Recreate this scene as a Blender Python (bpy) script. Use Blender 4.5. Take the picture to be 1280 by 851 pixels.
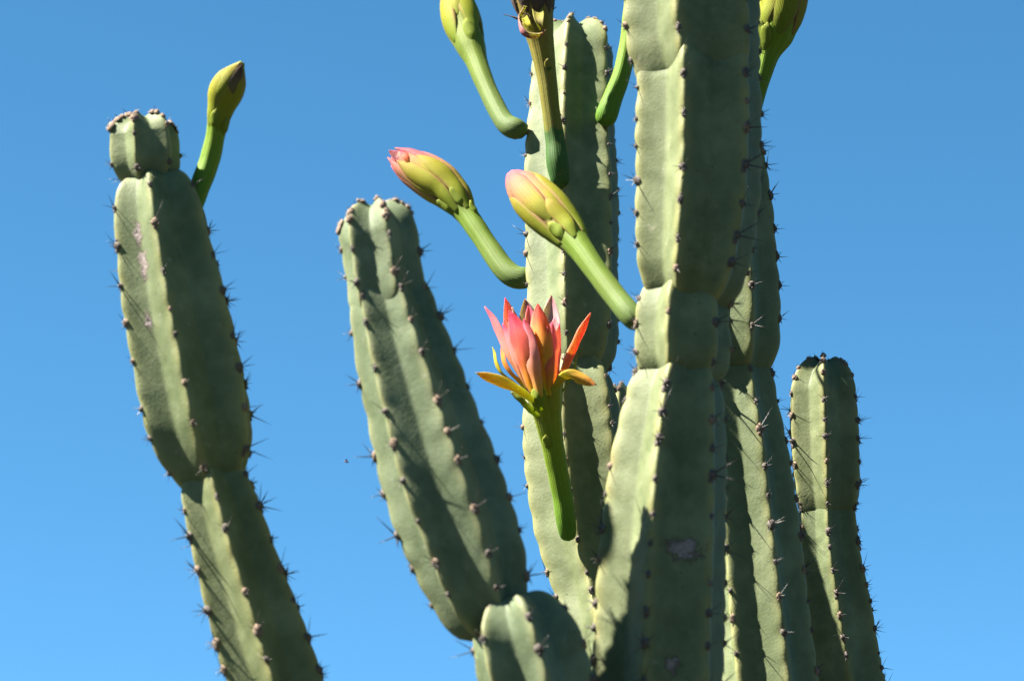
import bpy, math, random
import numpy as np
from mathutils import Vector, Matrix

for o in list(bpy.data.objects):
    bpy.data.objects.remove(o)
sc = bpy.context.scene
COL = sc.collection
R = math.radians

# ------------------------------------------------------------------ camera, sky, sun, exposure
PW, PH = 1280.0, 851.0
LENS, PITCH, CAMZ = 120.0, R(19.0), 1.6
cam_d = bpy.data.cameras.new('camera')
cam_d.lens = LENS
cam_d.sensor_width = 36.0
cam_d.clip_start = 0.05
cam_d.clip_end = 3000.0
cam = bpy.data.objects.new('camera', cam_d)
COL.objects.link(cam)
cam.location = (0, 0, CAMZ)
cam.rotation_euler = (math.pi / 2 + PITCH, 0, 0)
sc.camera = cam
CAMP = np.array([0, 0, CAMZ])
FWD = np.array([0, math.cos(PITCH), math.sin(PITCH)])
UPV = np.array([0, -math.sin(PITCH), math.cos(PITCH)])
MPP = 36.0 / (LENS * PW)          # metres per photo pixel at one metre of depth


def at(px, py, Y):
    """world point seen at photo pixel (px, py) at world distance Y"""
    d = FWD + np.array([1, 0, 0]) * ((px - PW / 2) * MPP) + UPV * ((PH / 2 - py) * MPP)
    return CAMP + d * (Y / d[1])


def pxm(p):
    """size in metres of one photo pixel at world point p"""
    return float(np.dot(np.asarray(p) - CAMP, FWD)) * MPP


cam_d.dof.use_dof = True
cam_d.dof.focus_distance = float(np.dot(at(690, 440, 2.885) - CAMP, FWD))
cam_d.dof.aperture_fstop = 6.3
cam_d.dof.aperture_blades = 9

SUN_EL, SUN_AZ = R(50.0), R(80.0)      # azimuth: degrees to the left of "behind the camera"
sun_dir = np.array([-math.sin(SUN_AZ) * math.cos(SUN_EL), -math.cos(SUN_AZ) * math.cos(SUN_EL), math.sin(SUN_EL)])
w = bpy.data.worlds.new('World')
sc.world = w
w.use_nodes = True
nt = w.node_tree
nt.nodes.clear()
sky = nt.nodes.new('ShaderNodeTexSky')
sky.sky_type = 'NISHITA'
sky.sun_disc = False
sky.sun_elevation = SUN_EL
sky.sun_rotation = math.atan2(sun_dir[0], sun_dir[1])
sky.altitude = 0
sky.air_density = 0.4
sky.dust_density = 0.0
sky.ozone_density = 0.0
bg = nt.nodes.new('ShaderNodeBackground')
bg.inputs['Strength'].default_value = 0.05
wo = nt.nodes.new('ShaderNodeOutputWorld')
hs = nt.nodes.new('ShaderNodeHueSaturation')     # the deep blue of a clear dry day
hs.inputs['Hue'].default_value = 0.482
hs.inputs['Saturation'].default_value = 1.26
nt.links.new(sky.outputs[0], hs.inputs['Color'])
nt.links.new(hs.outputs[0], bg.inputs[0])
nt.links.new(bg.outputs[0], wo.inputs[0])

sd = bpy.data.lights.new('sun', 'SUN')
sd.energy = 5.0
sd.angle = R(0.53)
sd.color = (1.0, 0.94, 0.84)
so = bpy.data.objects.new('sun', sd)
COL.objects.link(so)
so.location = (-5, -3, 8)
so.rotation_euler = Vector(-sun_dir).to_track_quat('-Z', 'Y').to_euler()

sc.view_settings.view_transform = 'Standard'
sc.view_settings.look = 'None'
sc.view_settings.gamma = 1.0
sc.view_settings.use_curve_mapping = False
sc.view_settings.exposure = 2.70
sc.render.engine = 'CYCLES'

# ------------------------------------------------------------------ materials


class NT:
    def __init__(self, name):
        self.m = bpy.data.materials.new(name)
        self.m.use_nodes = True
        self.t = self.m.node_tree
        self.t.nodes.clear()
        self.out = self.t.nodes.new('ShaderNodeOutputMaterial')

    def n(self, kind, **kw):
        nd = self.t.nodes.new(kind)
        for k, v in kw.items():
            if k.startswith('i_'):
                nd.inputs[k[2:].replace('_', ' ')].default_value = v
            else:
                setattr(nd, k, v)
        return nd

    def l(self, a, b):
        self.t.links.new(a, b)

    def noise(self, co, scale, detail=3.0, rough=0.55):
        nd = self.n('ShaderNodeTexNoise')
        nd.inputs['Scale'].default_value = scale
        nd.inputs['Detail'].default_value = detail
        nd.inputs['Roughness'].default_value = rough
        self.l(co, nd.inputs['Vector'])
        return nd.outputs['Fac']

    def ramp(self, fac, stops, interp='LINEAR'):
        nd = self.n('ShaderNodeValToRGB')
        nd.color_ramp.interpolation = interp
        els = nd.color_ramp.elements
        while len(els) > 1:
            els.remove(els[0])
        first = True
        for p, c in stops:
            if first:
                e = els[0]
                e.position = p
                first = False
            else:
                e = els.new(p)
            e.color = (*c, 1) if not isinstance(c, (int, float)) else (c, c, c, 1)
        self.l(fac, nd.inputs[0])
        return nd.outputs[0]

    def math(self, op, a, b=None, clamp=False):
        nd = self.n('ShaderNodeMath', operation=op)
        nd.use_clamp = clamp
        for i, v in enumerate((a, b)):
            if v is None:
                continue
            if isinstance(v, (int, float)):
                nd.inputs[i].default_value = v
            else:
                self.l(v, nd.inputs[i])
        return nd.outputs[0]

    def mix(self, fac, a, b, blend='MIX'):
        nd = self.n('ShaderNodeMix', data_type='RGBA', blend_type=blend)
        for sock, v in ((nd.inputs[0], fac), (nd.inputs[6], a), (nd.inputs[7], b)):
            if isinstance(v, (int, float)):
                sock.default_value = v
            elif isinstance(v, tuple):
                sock.default_value = (*v, 1)
            else:
                self.l(v, sock)
        return nd.outputs[2]

    def bump(self, h, strength, dist):
        nd = self.n('ShaderNodeBump')
        nd.inputs['Strength'].default_value = strength
        nd.inputs['Distance'].default_value = dist
        self.l(h, nd.inputs['Height'])
        return nd.outputs[0]


def mask_channels(N):
    a = N.n('ShaderNodeAttribute', attribute_name='mask')
    s = N.n('ShaderNodeSeparateColor')
    N.l(a.outputs['Color'], s.inputs[0])
    return s.outputs[0], s.outputs[1], s.outputs[2]


def cactus_material(name, c_lo, c_hi, c_rib, woody=False):
    N = NT(name)
    tc = N.n('ShaderNodeTexCoord').outputs['Object']
    rib, cork, scar = mask_channels(N)
    big = N.noise(tc, 14, 4)
    mid = N.noise(tc, 55, 5, .6)
    fine = N.noise(tc, 420, 3, .6)
    col = N.mix(N.ramp(big, [(.35, 0.0), (.65, 1.0)]), c_lo, c_hi)
    col = N.mix(N.ramp(mid, [(.45, 0.0), (.72, .38)]), col, tuple(min(1, v * 1.28 + .02) for v in c_hi))
    col = N.mix(N.ramp(mid, [(.25, .35), (.42, 0.0)]), col, tuple(v * .72 for v in c_lo))
    # yellowish rib edges: pigment, with the sunlit glow of the rims painted in
    rf = N.math('MULTIPLY', rib, N.ramp(N.noise(tc, 40, 3), [(.3, .35), (.7, .9)]))
    col = N.mix(rf, col, c_rib)
    bloom = N.ramp(N.noise(tc, 24, 5, .6), [(.50, 0.0), (.66, .45)])
    col = N.mix(bloom, col, tuple(v * 1.45 + .012 for v in c_hi))
    # fine pale speckle of wax and dust
    sp = N.ramp(fine, [(.60, 0.0), (.74, .35)])
    col = N.mix(sp, col, (.16, .165, .12))
    # scuffs
    sc1 = N.ramp(N.noise(tc, 95, 4, .65), [(.655, 0.0), (.73, .6)])
    col = N.mix(sc1, col, (.20, .19, .145))
    pit = N.ramp(N.noise(tc, 230, 2, .5), [(.68, 0.0), (.74, .55)])
    col = N.mix(pit, col, tuple(v * .45 for v in c_lo))
    rust = N.ramp(N.noise(tc, 33, 6, .7), [(.60, 0.0), (.70, .6)])
    col = N.mix(N.math('MULTIPLY', rust, N.ramp(rib, [(0.0, .25), (.5, 1.0)])), col, (.13, .095, .05))
    # corky tan skin where joints end and start
    cn = N.math('ADD', cork, N.math('MULTIPLY', N.math('SUBTRACT', mid, .5), 1.3))
    cf = N.ramp(cn, [(.45, 0.0), (.72, .9)])
    corkc = N.mix(N.noise(tc, 160, 4), (.05, .036, .026), (.19, .145, .11))
    col = N.mix(cf, col, corkc)
    # healed scars
    sn = N.math('ADD', scar, N.math('MULTIPLY', N.math('SUBTRACT', N.noise(tc, 170, 6, .75), .5), 1.9))
    sf = N.ramp(sn, [(.52, 0.0), (.70, .9)])
    col = N.mix(N.ramp(sn, [(.40, 0.0), (.54, .8)]), col, (.045, .032, .02))
    col = N.mix(sf, col, N.mix(N.noise(tc, 300, 3), (.08, .05, .04), (.34, .295, .27)))
    if woody:
        col = N.mix(N.ramp(N.noise(tc, 9, 5), [(.35, .15), (.6, .8)]), col, (.065, .048, .032))
    p = N.n('ShaderNodeBsdfPrincipled')
    N.l(col, p.inputs['Base Color'])
    p.inputs['Specular IOR Level'].default_value = .16
    N.l(N.ramp(mid, [(.3, .50), (.7, .66)]), p.inputs['Roughness'])
    p.inputs['Subsurface Weight'].default_value = .10
    p.inputs['Subsurface Radius'].default_value = (.6, 1.0, .25)
    p.inputs['Subsurface Scale'].default_value = .004
    h = N.math('ADD', N.math('MULTIPLY', mid, .38), N.math('MULTIPLY', fine, .16))
    h = N.math('ADD', h, N.math('MULTIPLY', sf, N.math('MULTIPLY', N.noise(tc, 330, 4), 1.3)))
    h = N.math('ADD', h, N.math('MULTIPLY', cf, N.math('MULTIPLY', N.noise(tc, 260, 3), .9)))
    N.l(N.bump(h, .55, .0026), p.inputs['Normal'])
    N.l(p.outputs[0], N.out.inputs[0])
    return N.m


M_CACT = cactus_material('cactus_skin', (0.0708, 0.0933, 0.0400), (0.1030, 0.1249, 0.0601), (0.2012, 0.1958, 0.0732))
M_CACT_Y = cactus_material('cactus_skin_yellowish', (0.0713, 0.0892, 0.0368), (0.1034, 0.1210, 0.0559), (0.2038, 0.1928, 0.0698))
M_CACT_G = cactus_material('cactus_skin_greyish', (0.0692, 0.0933, 0.0462), (0.0998, 0.1249, 0.0678), (0.1932, 0.1916, 0.0847))
M_TRUNK = cactus_material('cactus_skin_old', (0.0490, 0.0595, 0.0280), (0.0630, 0.0700, 0.0350), (0.0980, 0.0840, 0.0420), woody=True)


def simple(name, c1, c2, scale=200, rough=.6, bump=.4, dist=.0008):
    N = NT(name)
    tc = N.n('ShaderNodeTexCoord').outputs['Object']
    nz = N.noise(tc, scale, 3)
    p = N.n('ShaderNodeBsdfPrincipled')
    N.l(N.mix(nz, c1, c2), p.inputs['Base Color'])
    p.inputs['Roughness'].default_value = rough
    N.l(N.bump(nz, bump, dist), p.inputs['Normal'])
    N.l(p.outputs[0], N.out.inputs[0])
    return N.m


M_WOOL = simple('areole_wool', (0.0218, 0.0168, 0.0139), (0.1389, 0.1141, 0.0942), 700, .9)
M_WOOL_T = simple('areole_wool_tan', (0.0694, 0.0446, 0.0298), (0.2381, 0.1686, 0.1141), 700, .9)
M_SPINE = simple('spine', (0.0062, 0.0043, 0.0037), (0.0279, 0.0186, 0.0155), 300, .45)
M_SPINE_P = simple('spine_pale', (0.0930, 0.0806, 0.0682), (0.2108, 0.1860, 0.1612), 300, .5)
M_DRY = simple('withered_brown', (0.0112, 0.0056, 0.0031), (0.0558, 0.0260, 0.0124), 350, .8, .8)
M_INSECT = simple('insect_brown', (0.0620, 0.0186, 0.0093), (0.1116, 0.0372, 0.0186), 300, .4)


def fleshy(name, stops, edge=None, transl=.25, veins=60, rough=.62, sub=.2, dark=None, gain=.31):
    """soft plant tissue: colour runs along the piece (mask.r = 0 base .. 1 tip), mask.g = edge, mask.b = random tint"""
    stops = [(q, tuple(min(.8, v * gain) for v in c)) for q, c in stops]
    edge = edge and tuple(v * gain for v in edge)
    N = NT(name)
    tc = N.n('ShaderNodeTexCoord').outputs['Object']
    t, e, rnd = mask_channels(N)
    nz = N.noise(tc, 70, 4)
    tt = N.math('ADD', t, N.math('MULTIPLY', N.math('SUBTRACT', nz, .5), .16))
    col = N.ramp(tt, stops)
    if edge is not None:
        ef = N.math('MULTIPLY', N.ramp(e, [(.45, 0.0), (1.0, .85)]), N.ramp(N.noise(tc, 40, 2), [(.35, .2), (.6, 1.0)]))
        col = N.mix(ef, col, edge)
    fn = N.noise(tc, 260, 4, .6)
    av = N.n('ShaderNodeAttribute', attribute_name='across').outputs['Fac']
    sv_ = N.math('SINE', N.math('ADD', N.math('MULTIPLY', av, 23.0), N.math('MULTIPLY', nz, 5.0)))
    col = N.mix(N.ramp(sv_, [(.0, .10), (.6, 0.0)]), col, N.mix(1.0, col, col, 'MULTIPLY'))
    col = N.mix(N.ramp(fn, [(.35, .22), (.5, 0.0)]), col, tuple(v * .55 for v in stops[len(stops) // 2][1]))
    col = N.mix(N.ramp(N.noise(tc, 520, 2), [(.62, 0.0), (.72, .3)]), col, (.16, .155, .08))
    if dark is not None:
        col = N.mix(N.ramp(N.noise(tc, 120, 3), [(.62, 0.0), (.70, .7)]), col, dark)
    p = N.n('ShaderNodeBsdfPrincipled')
    N.l(col, p.inputs['Base Color'])
    p.inputs['Roughness'].default_value = rough
    p.inputs['Specular IOR Level'].default_value = .10
    if sub:
        p.inputs['Subsurface Weight'].default_value = sub
        p.inputs['Subsurface Radius'].default_value = (.8, .9, .25)
        p.inputs['Subsurface Scale'].default_value = .005
    a = N.n('ShaderNodeAttribute', attribute_name='across').outputs['Fac']
    st = N.math('SINE', N.math('MULTIPLY', a, float(veins)))
    h = N.math('ADD', N.math('MULTIPLY', st, .25), N.math('MULTIPLY', fn, .6))
    N.l(N.bump(h, .35, .0007), p.inputs['Normal'])
    if transl:
        tr = N.n('ShaderNodeBsdfTranslucent')
        N.l(N.mix(.35, col, N.mix(1.0, col, col, 'MULTIPLY')), tr.inputs[0])
        mx = N.n('ShaderNodeMixShader')
        mx.inputs[0].default_value = transl
        N.l(p.outputs[0], mx.inputs[1])
        N.l(tr.outputs[0], mx.inputs[2])
        N.l(mx.outputs[0], N.out.inputs[0])
    else:
        N.l(p.outputs[0], N.out.inputs[0])
    return N.m


GREEN = (.14, .25, .045)
YGREEN = (.30, .37, .05)
M_BUD = fleshy('bud_green', [(0, (.20, .30, .10)), (.3, (.26, .37, .08)), (.55, (.30, .42, .05)), (.85, (.40, .42, .07)), (1, (.45, .30, .16))], transl=0, gain=.30)
M_BUD_PK = fleshy('bud_pink_inside', [(0, (.19, .30, .08)), (.25, (.25, .37, .06)), (.5, (.26, .42, .04)), (.62, (.40, .42, .08)), (.74, (.66, .34, .22)), (1, (.74, .18, .24))], transl=0)
M_BUD_DK = fleshy('bud_deep_green', [(0, (.13, .29, .03)), (.3, (.20, .36, .03)), (.6, (.27, .40, .03)), (1, (.40, .40, .05))], transl=0, gain=.46)
M_WILT = fleshy('wilted_tube', [(0, (.07, .19, .045)), (.26, (.09, .21, .05)), (.29, (.30, .29, .05)), (.7, (.38, .33, .06)), (1, (.30, .20, .06))], transl=0, dark=(.14, .09, .03), gain=.40)
M_SEP = fleshy('sepal_yellow_green', [(0, (.25, .37, .03)), (.35, (.38, .42, .03)), (.7, (.46, .42, .04)), (.92, (.50, .36, .08)), (1, (.46, .18, .12))], edge=(.55, .26, .16), transl=.30, gain=.52)
M_SEP_P = fleshy('sepal_pink_tipped', [(0, (.32, .40, .03)), (.35, (.50, .44, .05)), (.62, (.66, .34, .16)), (1, (.78, .15, .20))], edge=(.75, .20, .24), transl=.28, gain=.52)
M_PINKIN = fleshy('bud_pink_petal', [(0, (.55, .40, .12)), (.4, (.74, .30, .30)), (1, (.74, .14, .20))], edge=(.80, .45, .45), transl=.2)
M_BRONZE = fleshy('bud_bronze_petal', [(0, (.30, .30, .06)), (.5, (.36, .24, .12)), (1, (.16, .07, .06))], transl=.1)
M_PET_RED = fleshy('petal_red', [(0, (.66, .58, .04)), (.14, (.85, .42, .04)), (.42, (.80, .20, .10)), (.8, (.74, .08, .12)), (1, (.62, .03, .10))], edge=(.88, .34, .26), transl=.5, rough=.5, gain=.92)
M_PET_ORG = fleshy('petal_orange', [(0, (.64, .58, .04)), (.2, (.92, .52, .04)), (.6, (.94, .38, .07)), (.86, (.86, .15, .09)), (1, (.72, .05, .09))], edge=(.92, .36, .22), transl=.55, rough=.5, gain=.92)
M_PET_PINK = fleshy('petal_pink', [(0, (.82, .56, .06)), (.25, (.90, .44, .18)), (.55, (.90, .38, .32)), (.85, (.88, .26, .30)), (1, (.76, .07, .17))], transl=.5, rough=.5, gain=.88)
M_PET_PALE = fleshy('petal_pale_pink', [(0, (.70, .50, .20)), (.4, (.84, .52, .44)), (.8, (.88, .60, .60)), (1, (.80, .28, .34))], transl=.4, rough=.5, gain=.52)
M_SEP_OUT = fleshy('sepal_orange_olive', [(0, (.36, .40, .05)), (.4, (.52, .38, .04)), (.75, (.66, .34, .05)), (.93, (.60, .22, .05)), (1, (.05, .03, .02))], transl=.4, gain=.85)
M_SEP_YEL = fleshy('sepal_yellow', [(0, (.48, .46, .04)), (.6, (.66, .56, .05)), (1, (.50, .50, .06))], transl=.45, gain=.7)
M_BRACT = fleshy('bract_green', [(0, (.30, .42, .04)), (.7, (.40, .50, .06)), (1, (.50, .52, .10))], transl=.4, gain=.5)

N = NT('dry_soil')
tc = N.n('ShaderNodeTexCoord').outputs['Object']
p = N.n('ShaderNodeBsdfPrincipled')
N.l(N.mix(N.ramp(N.noise(tc, 1.2, 6), [(.4, 0.0), (.6, 1.0)]), N.mix(N.noise(tc, 30, 4), (.010, .009, .006), (.026, .021, .014)), (.012, .020, .007)), p.inputs['Base Color'])
p.inputs['Roughness'].default_value = .95
N.l(N.bump(N.noise(tc, 12, 6), .6, .03), p.inputs['Normal'])
N.l(p.outputs[0], N.out.inputs[0])
M_SOIL = N.m

# ------------------------------------------------------------------ mesh helpers


def link(name, me, parent=None, origin=None):
    o = bpy.data.objects.new(name, me)
    COL.objects.link(o)
    if origin is not None:
        o.location = Vector(origin)
    if parent is not None:
        o.parent = parent
        o.matrix_parent_inverse = Matrix.Translation(-Vector(WORLD[parent.name]))
        # children keep world coordinates in their own location
    WORLD[o.name] = tuple(origin) if origin is not None else (0, 0, 0)
    return o


WORLD = {}


def build(name, V, F, mats, parent=None, mask=None, across=None, fmat=None, origin=None, smooth=True):
    V = np.asarray(V, float)
    if origin is None:
        origin = V.mean(axis=0)
    me = bpy.data.meshes.new(name)
    me.from_pydata((V - origin).tolist(), [], F)
    for m in (mats if isinstance(mats, (list, tuple)) else [mats]):
        me.materials.append(m)
    if smooth:
        me.polygons.foreach_set('use_smooth', [True] * len(me.polygons))
    if fmat is not None:
        me.polygons.foreach_set('material_index', list(fmat))
    if mask is not None:
        a = me.color_attributes.new('mask', 'FLOAT_COLOR', 'POINT')
        m4 = np.ones((len(V), 4))
        m4[:, :3] = np.clip(mask, 0, 1)
        a.data.foreach_set('color', m4.ravel())
    if across is not None:
        a = me.attributes.new('across', 'FLOAT', 'POINT')
        a.data.foreach_set('value', np.asarray(across, float))
    me.update()
    return link(name, me, parent, origin)


def thing(name, label, cat, loc, group=None):
    o = bpy.data.objects.new(name, None)
    COL.objects.link(o)
    o.location = Vector(loc)
    o.empty_display_size = .1
    o['label'] = label
    o['category'] = cat
    if group:
        o['group'] = group
    WORLD[o.name] = tuple(loc)
    return o


def norm(v):
    v = np.asarray(v, float)
    return v / (np.linalg.norm(v, axis=-1, keepdims=True) + 1e-12)


def spline(P, m):
    """uniform arc length samples of a Catmull-Rom curve through rows of P"""
    P = np.asarray(P, float)
    E = np.vstack([2 * P[0] - P[1], P, 2 * P[-1] - P[-2]])
    out = []
    for i in range(len(P) - 1):
        p0, p1, p2, p3 = E[i:i + 4]
        for t in np.linspace(0, 1, 24, endpoint=False):
            out.append(.5 * (2 * p1 + (p2 - p0) * t + (2 * p0 - 5 * p1 + 4 * p2 - p3) * t * t + (3 * p1 - p0 - 3 * p2 + p3) * t ** 3))
    out.append(P[-1])
    out = np.array(out)
    L = np.concatenate([[0], np.cumsum(np.linalg.norm(np.diff(out[:, :3], axis=0), axis=1))])
    if np.isscalar(m):
        s = np.linspace(0, L[-1], m)
    else:
        s = np.asarray(m) * L[-1]
    res = np.stack([np.interp(s, L, out[:, k]) for k in range(out.shape[1])], axis=1)
    return res, L[-1]


# ------------------------------------------------------------------ areoles: woolly pad with a spray of spines


def areole_arrays(rng, long=1.0, tan=False, pale=0):
    V, F, FM = [], [], []
    nu, nv = 8, 4
    for lump in range(rng.choice((1, 1, 2, 3))):
        k0 = 1.0 if lump == 0 else rng.uniform(.5, .75)
        ox, oy = (0, 0) if lump == 0 else (rng.uniform(-.0012, .0012), (-1) ** lump * rng.uniform(.0022, .0036))
        sx, sy, sz = k0 * rng.uniform(.0020, .0030), k0 * rng.uniform(.0026, .0038), k0 * rng.uniform(.0018, .0032)
        b0 = len(V)
        for j in range(nv + 1):
            ph = j / nv * math.pi / 2
            for i in range(nu):
                th = 2 * math.pi * i / nu
                k = 1 + rng.uniform(-.2, .2)
                V.append((ox + sx * k * math.cos(th) * math.cos(ph), oy + sy * k * math.sin(th) * math.cos(ph), sz * k * math.sin(ph) - .0006))
        for j in range(nv):
            for i in range(nu):
                a, b = b0 + j * nu + i, b0 + j * nu + (i + 1) % nu
                F.append((a, b, b + nu, a + nu))
                FM.append(0)
    ns = rng.randint(4, 8)
    for k in range(ns):
        az = 2 * math.pi * (k + rng.uniform(-.35, .35)) / ns
        tilt = rng.uniform(.75, 1.35) if k else rng.uniform(.1, .5)
        L = rng.uniform(.0025, .0075) * long
        if k < 2:
            L *= rng.uniform(.8, 3.0)
        d = np.array([math.sin(tilt) * math.cos(az), math.sin(tilt) * math.sin(az), math.cos(tilt)])
        base = np.array([d[0] * .0016, d[1] * .0020, .0012])
        sdv = norm(np.cross(d, (0.31, .52, .79)))
        s2 = np.cross(d, sdv)
        r = rng.uniform(.00020, .00030) * (L / .006) ** .4
        b0 = len(V)
        for f, rr in ((0, 1.25), (.5, .8), (1, .12)):
            for q in range(4):
                a = q * math.pi / 2
                V.append(tuple(base + d * L * f + (sdv * math.cos(a) + s2 * math.sin(a)) * r * rr))
        mi = 2 if k < pale else 1
        for f in range(2):
            for q in range(4):
                a, b = b0 + f * 4 + q, b0 + f * 4 + (q + 1) % 4
                F.append((a, b, b + 4, a + 4))
                FM.append(mi)
        F.append(tuple(b0 + 8 + q for q in range(4)))
        FM.append(mi)
    return np.array(V), F, FM


AREOLES = []
rng = random.Random(5)
for k in range(24):
    tan = k % 4 == 3 or k >= 20
    V, F, FM = areole_arrays(rng, 1.0 if k < 13 else (.6 if k < 20 else .3), tan, 1 if k in (2, 7, 11, 15) else 0)
    me = bpy.data.meshes.new('spine_cluster')
    me.from_pydata(V.tolist(), [], F)
    me.materials.append(M_WOOL_T if tan else M_WOOL)
    me.materials.append(M_SPINE)
    me.materials.append(M_SPINE_P)
    me.polygons.foreach_set('material_index', FM)
    me.polygons.foreach_set('use_smooth', [True] * len(F))
    AREOLES.append((me, V, F, FM))


def frame_matrix(pos, nrm, up, scale):
    z = norm(nrm)
    y = norm(up - z * np.dot(up, z))
    x = np.cross(y, z)
    m = Matrix.Identity(4)
    for i in range(3):
        m[i][0], m[i][1], m[i][2], m[i][3] = x[i] * scale, y[i] * scale, z[i] * scale, pos[i]
    return m


# ------------------------------------------------------------------ ribbed stem segments
RIBPTS = np.array([(1, 0), (.986, .036), (.952, .070), (.895, .108), (.82, .150), (.74, .192), (.665, .232), (.60, .268), (.555, .292), (.537, .31)])
_r = np.hypot(RIBPTS[:, 0], RIBPTS[:, 1])
_a = np.arctan2(RIBPTS[:, 1], RIBPTS[:, 0]) / (math.pi / 6)
RIB_U = _a
RIB_N = (_r - _r[-1]) / (1 - _r[-1])
U = np.array([0, .04, .085, .14, .22, .34, .48, .63, .78, .90])
UU = np.concatenate([-U[:0:-1], U])                 # one rib, valley excluded on the right
UU = np.concatenate([[-1.0], UU])


def segment(parent, pts, n=6, phase=0.0, valley=.60, top=(50, .5), bot=(50, .6), spacing=44, seed=1, mat=None,
            cren=.028, three_d=None, areoles=True, ring_px=5.0, scars=(), asc=1.0, name='stem_segment', joined=False, cork_px=12):
    """pts: (px, py, half width px, Y) from the lower to the upper end"""
    rg = random.Random(seed)
    if three_d is None:
        C = []
        for (x, y, hw, Y) in pts:
            P = at(x, y, Y)
            C.append((*P, hw * pxm(P) / .985))
        C = np.array(C)
    else:
        C = np.array(three_d, float)
    u_px = pxm(C[len(C) // 2][:3])
    _, L = spline(C, 8)
    tc, te = top[0] * u_px, top[1]
    bc, be = bot[0] * u_px, bot[1]
    m = max(12, int(L / (ring_px * u_px)))
    s = np.linspace(0, L, m)
    # finer rings in the rounded ends
    k = 14
    q = np.linspace(0, 1, k)
    s_top = L - tc * (1 - np.sin(q * math.pi / 2))
    s_bot = bc * (1 - np.cos(q * math.pi / 2)) if be < .5 else bc * q
    s = np.unique(np.concatenate([s_bot, s[(s > bc) & (s < L - tc)], s_top]).round(7))
    D, _ = spline(C, s / L)
    P, Rr = D[:, :3], D[:, 3]
    T = norm(np.gradient(P, axis=0))
    Fd = np.array([0, -1.0, 0])
    Fv = norm(Fd - T * (T @ Fd)[:, None])
    Rt = np.cross(T, Fv)

    def endprof(d, cap, e, p):
        qq = np.clip(1 - d / cap, 0, 1)
        return e + (1 - e) * (1 - qq ** p) ** (1 / p), qq

    gt, qt = endprof(L - s, tc, te, 2.3)
    gb, qb = endprof(s, bc, be, 2.2)
    g = np.minimum(gt, gb)
    apex = te < .05
    sp = spacing * u_px
    ph = [rg.random() for _ in range(n)]
    lum = [[(rg.uniform(.4, 1.6) / (L * .35 + .02), rg.uniform(0, 6.3), rg.uniform(.3, 1)) for _ in range(3)] for _ in range(n)]
    ribamp = [1 + rg.uniform(-.05, .04) for _ in range(n)]
    ribang = [rg.uniform(-.045, .045) for _ in range(n)]
    jit = {}

    def crenf(sv, i):
        # areoles sit in shallow notches, swollen just below each one
        x = sv / sp - ph[i]
        x = x + .10 * np.sin(x * 1.7 + i * 2.1)
        f = x - np.floor(x)
        return .5 - .5 * np.cos(2 * math.pi * f ** .8)

    rings = len(s)
    npr = len(UU)
    V = np.zeros((rings, n * npr, 3))
    MK = np.zeros((rings, n * npr, 3))
    tipR = np.zeros((rings, n))
    dip = np.zeros(rings)
    if apex:
        dip = -np.clip((.42 - g) / .42, 0, 1) ** 1.3 * tc * .30
    rn = np.interp(np.abs(UU), RIB_U, RIB_N)
    xs = s
    for i in range(n):
        lm = sum(a * np.sin(2 * math.pi * f * xs + o) for f, o, a in lum[i]) * .010
        for j, u in enumerate(UU):
            vv = valley * (1 - .30 * np.maximum(qt if apex else qt * .25, qb * .15))
            nn = rn[j]
            r = vv + (1 - vv) * nn
            # valleys keep their own gentle ripple
            cw = cren * crenf(xs + abs(u) * .42 * sp, i) * (nn ** 1.6 * .9 + .10 * (1 - abs(u)))
            r = r * (1 + lm * nn) * (1 + (ribamp[i] - 1) * nn) - cren * .8 * nn + cw * (1 - .4 * (qt if apex else 0))
            th = 2 * math.pi * i / n + R(phase) + ribang[i] * nn + u * math.pi / n
            rad = Rr * g * r
            V[:, i * npr + j] = P + Fv * (rad * np.cos(th))[:, None] + Rt * (rad * np.sin(th))[:, None] + T * (dip + (.0 if not apex else 1) * (-(1 - nn) * tc * .16 * qt ** 2))[:, None]
            MK[:, i * npr + j, 0] = np.exp(-(abs(u) / .20) ** 2)
            dtop = (L - s) / u_px
            dbot = s / u_px
            ck = np.maximum(np.exp(-dtop / (9 if not apex else cork_px)), np.exp(-dbot / 9) * .95)
            MK[:, i * npr + j, 1] = ck * (.25 + .75 * nn)
            if j == npr // 2:
                tipR[:, i] = rad
    for (sf, tha, rad_m, asp) in scars:
        cen = None
        si = int(np.argmin(np.abs(s / L - sf)))
        flat = V[si]
        angs = np.degrees(np.arctan2((flat - P[si]) @ Rt[si], (flat - P[si]) @ Fv[si]))
        cen = flat[int(np.argmin(np.abs((angs - tha + 180) % 360 - 180)))]
        dv = V - cen
        dd = np.sqrt((dv @ T[si]) ** 2 * asp + np.maximum(0, (dv ** 2).sum(-1) - (dv @ T[si]) ** 2))
        MK[..., 2] = np.maximum(MK[..., 2], np.clip(1.1 - dd / rad_m * .6, 0, 1))
    W = n * npr
    idx = np.arange(rings * W).reshape(rings, W)
    a = idx[:-1]
    b = np.roll(idx, -1, axis=1)[:-1]
    c = np.roll(idx, -1, axis=1)[1:]
    d = idx[1:]
    F = np.stack([a, b, c, d], -1).reshape(-1, 4).tolist()
    VV = V.reshape(-1, 3)
    MM = MK.reshape(-1, 3)
    VV = np.vstack([VV, P[0], P[-1] + T[-1] * dip[-1]])
    MM = np.vstack([MM, (0, 1, 0), (0, 1, 0)])
    n0 = rings * W
    for q_ in range(W):
        F.append((int(idx[0, (q_ + 1) % W]), int(idx[0, q_]), n0))
        F.append((int(idx[-1, q_]), int(idx[-1, (q_ + 1) % W]), n0 + 1))
    seg = build(name, VV, F, mat, parent, mask=MM)
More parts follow.
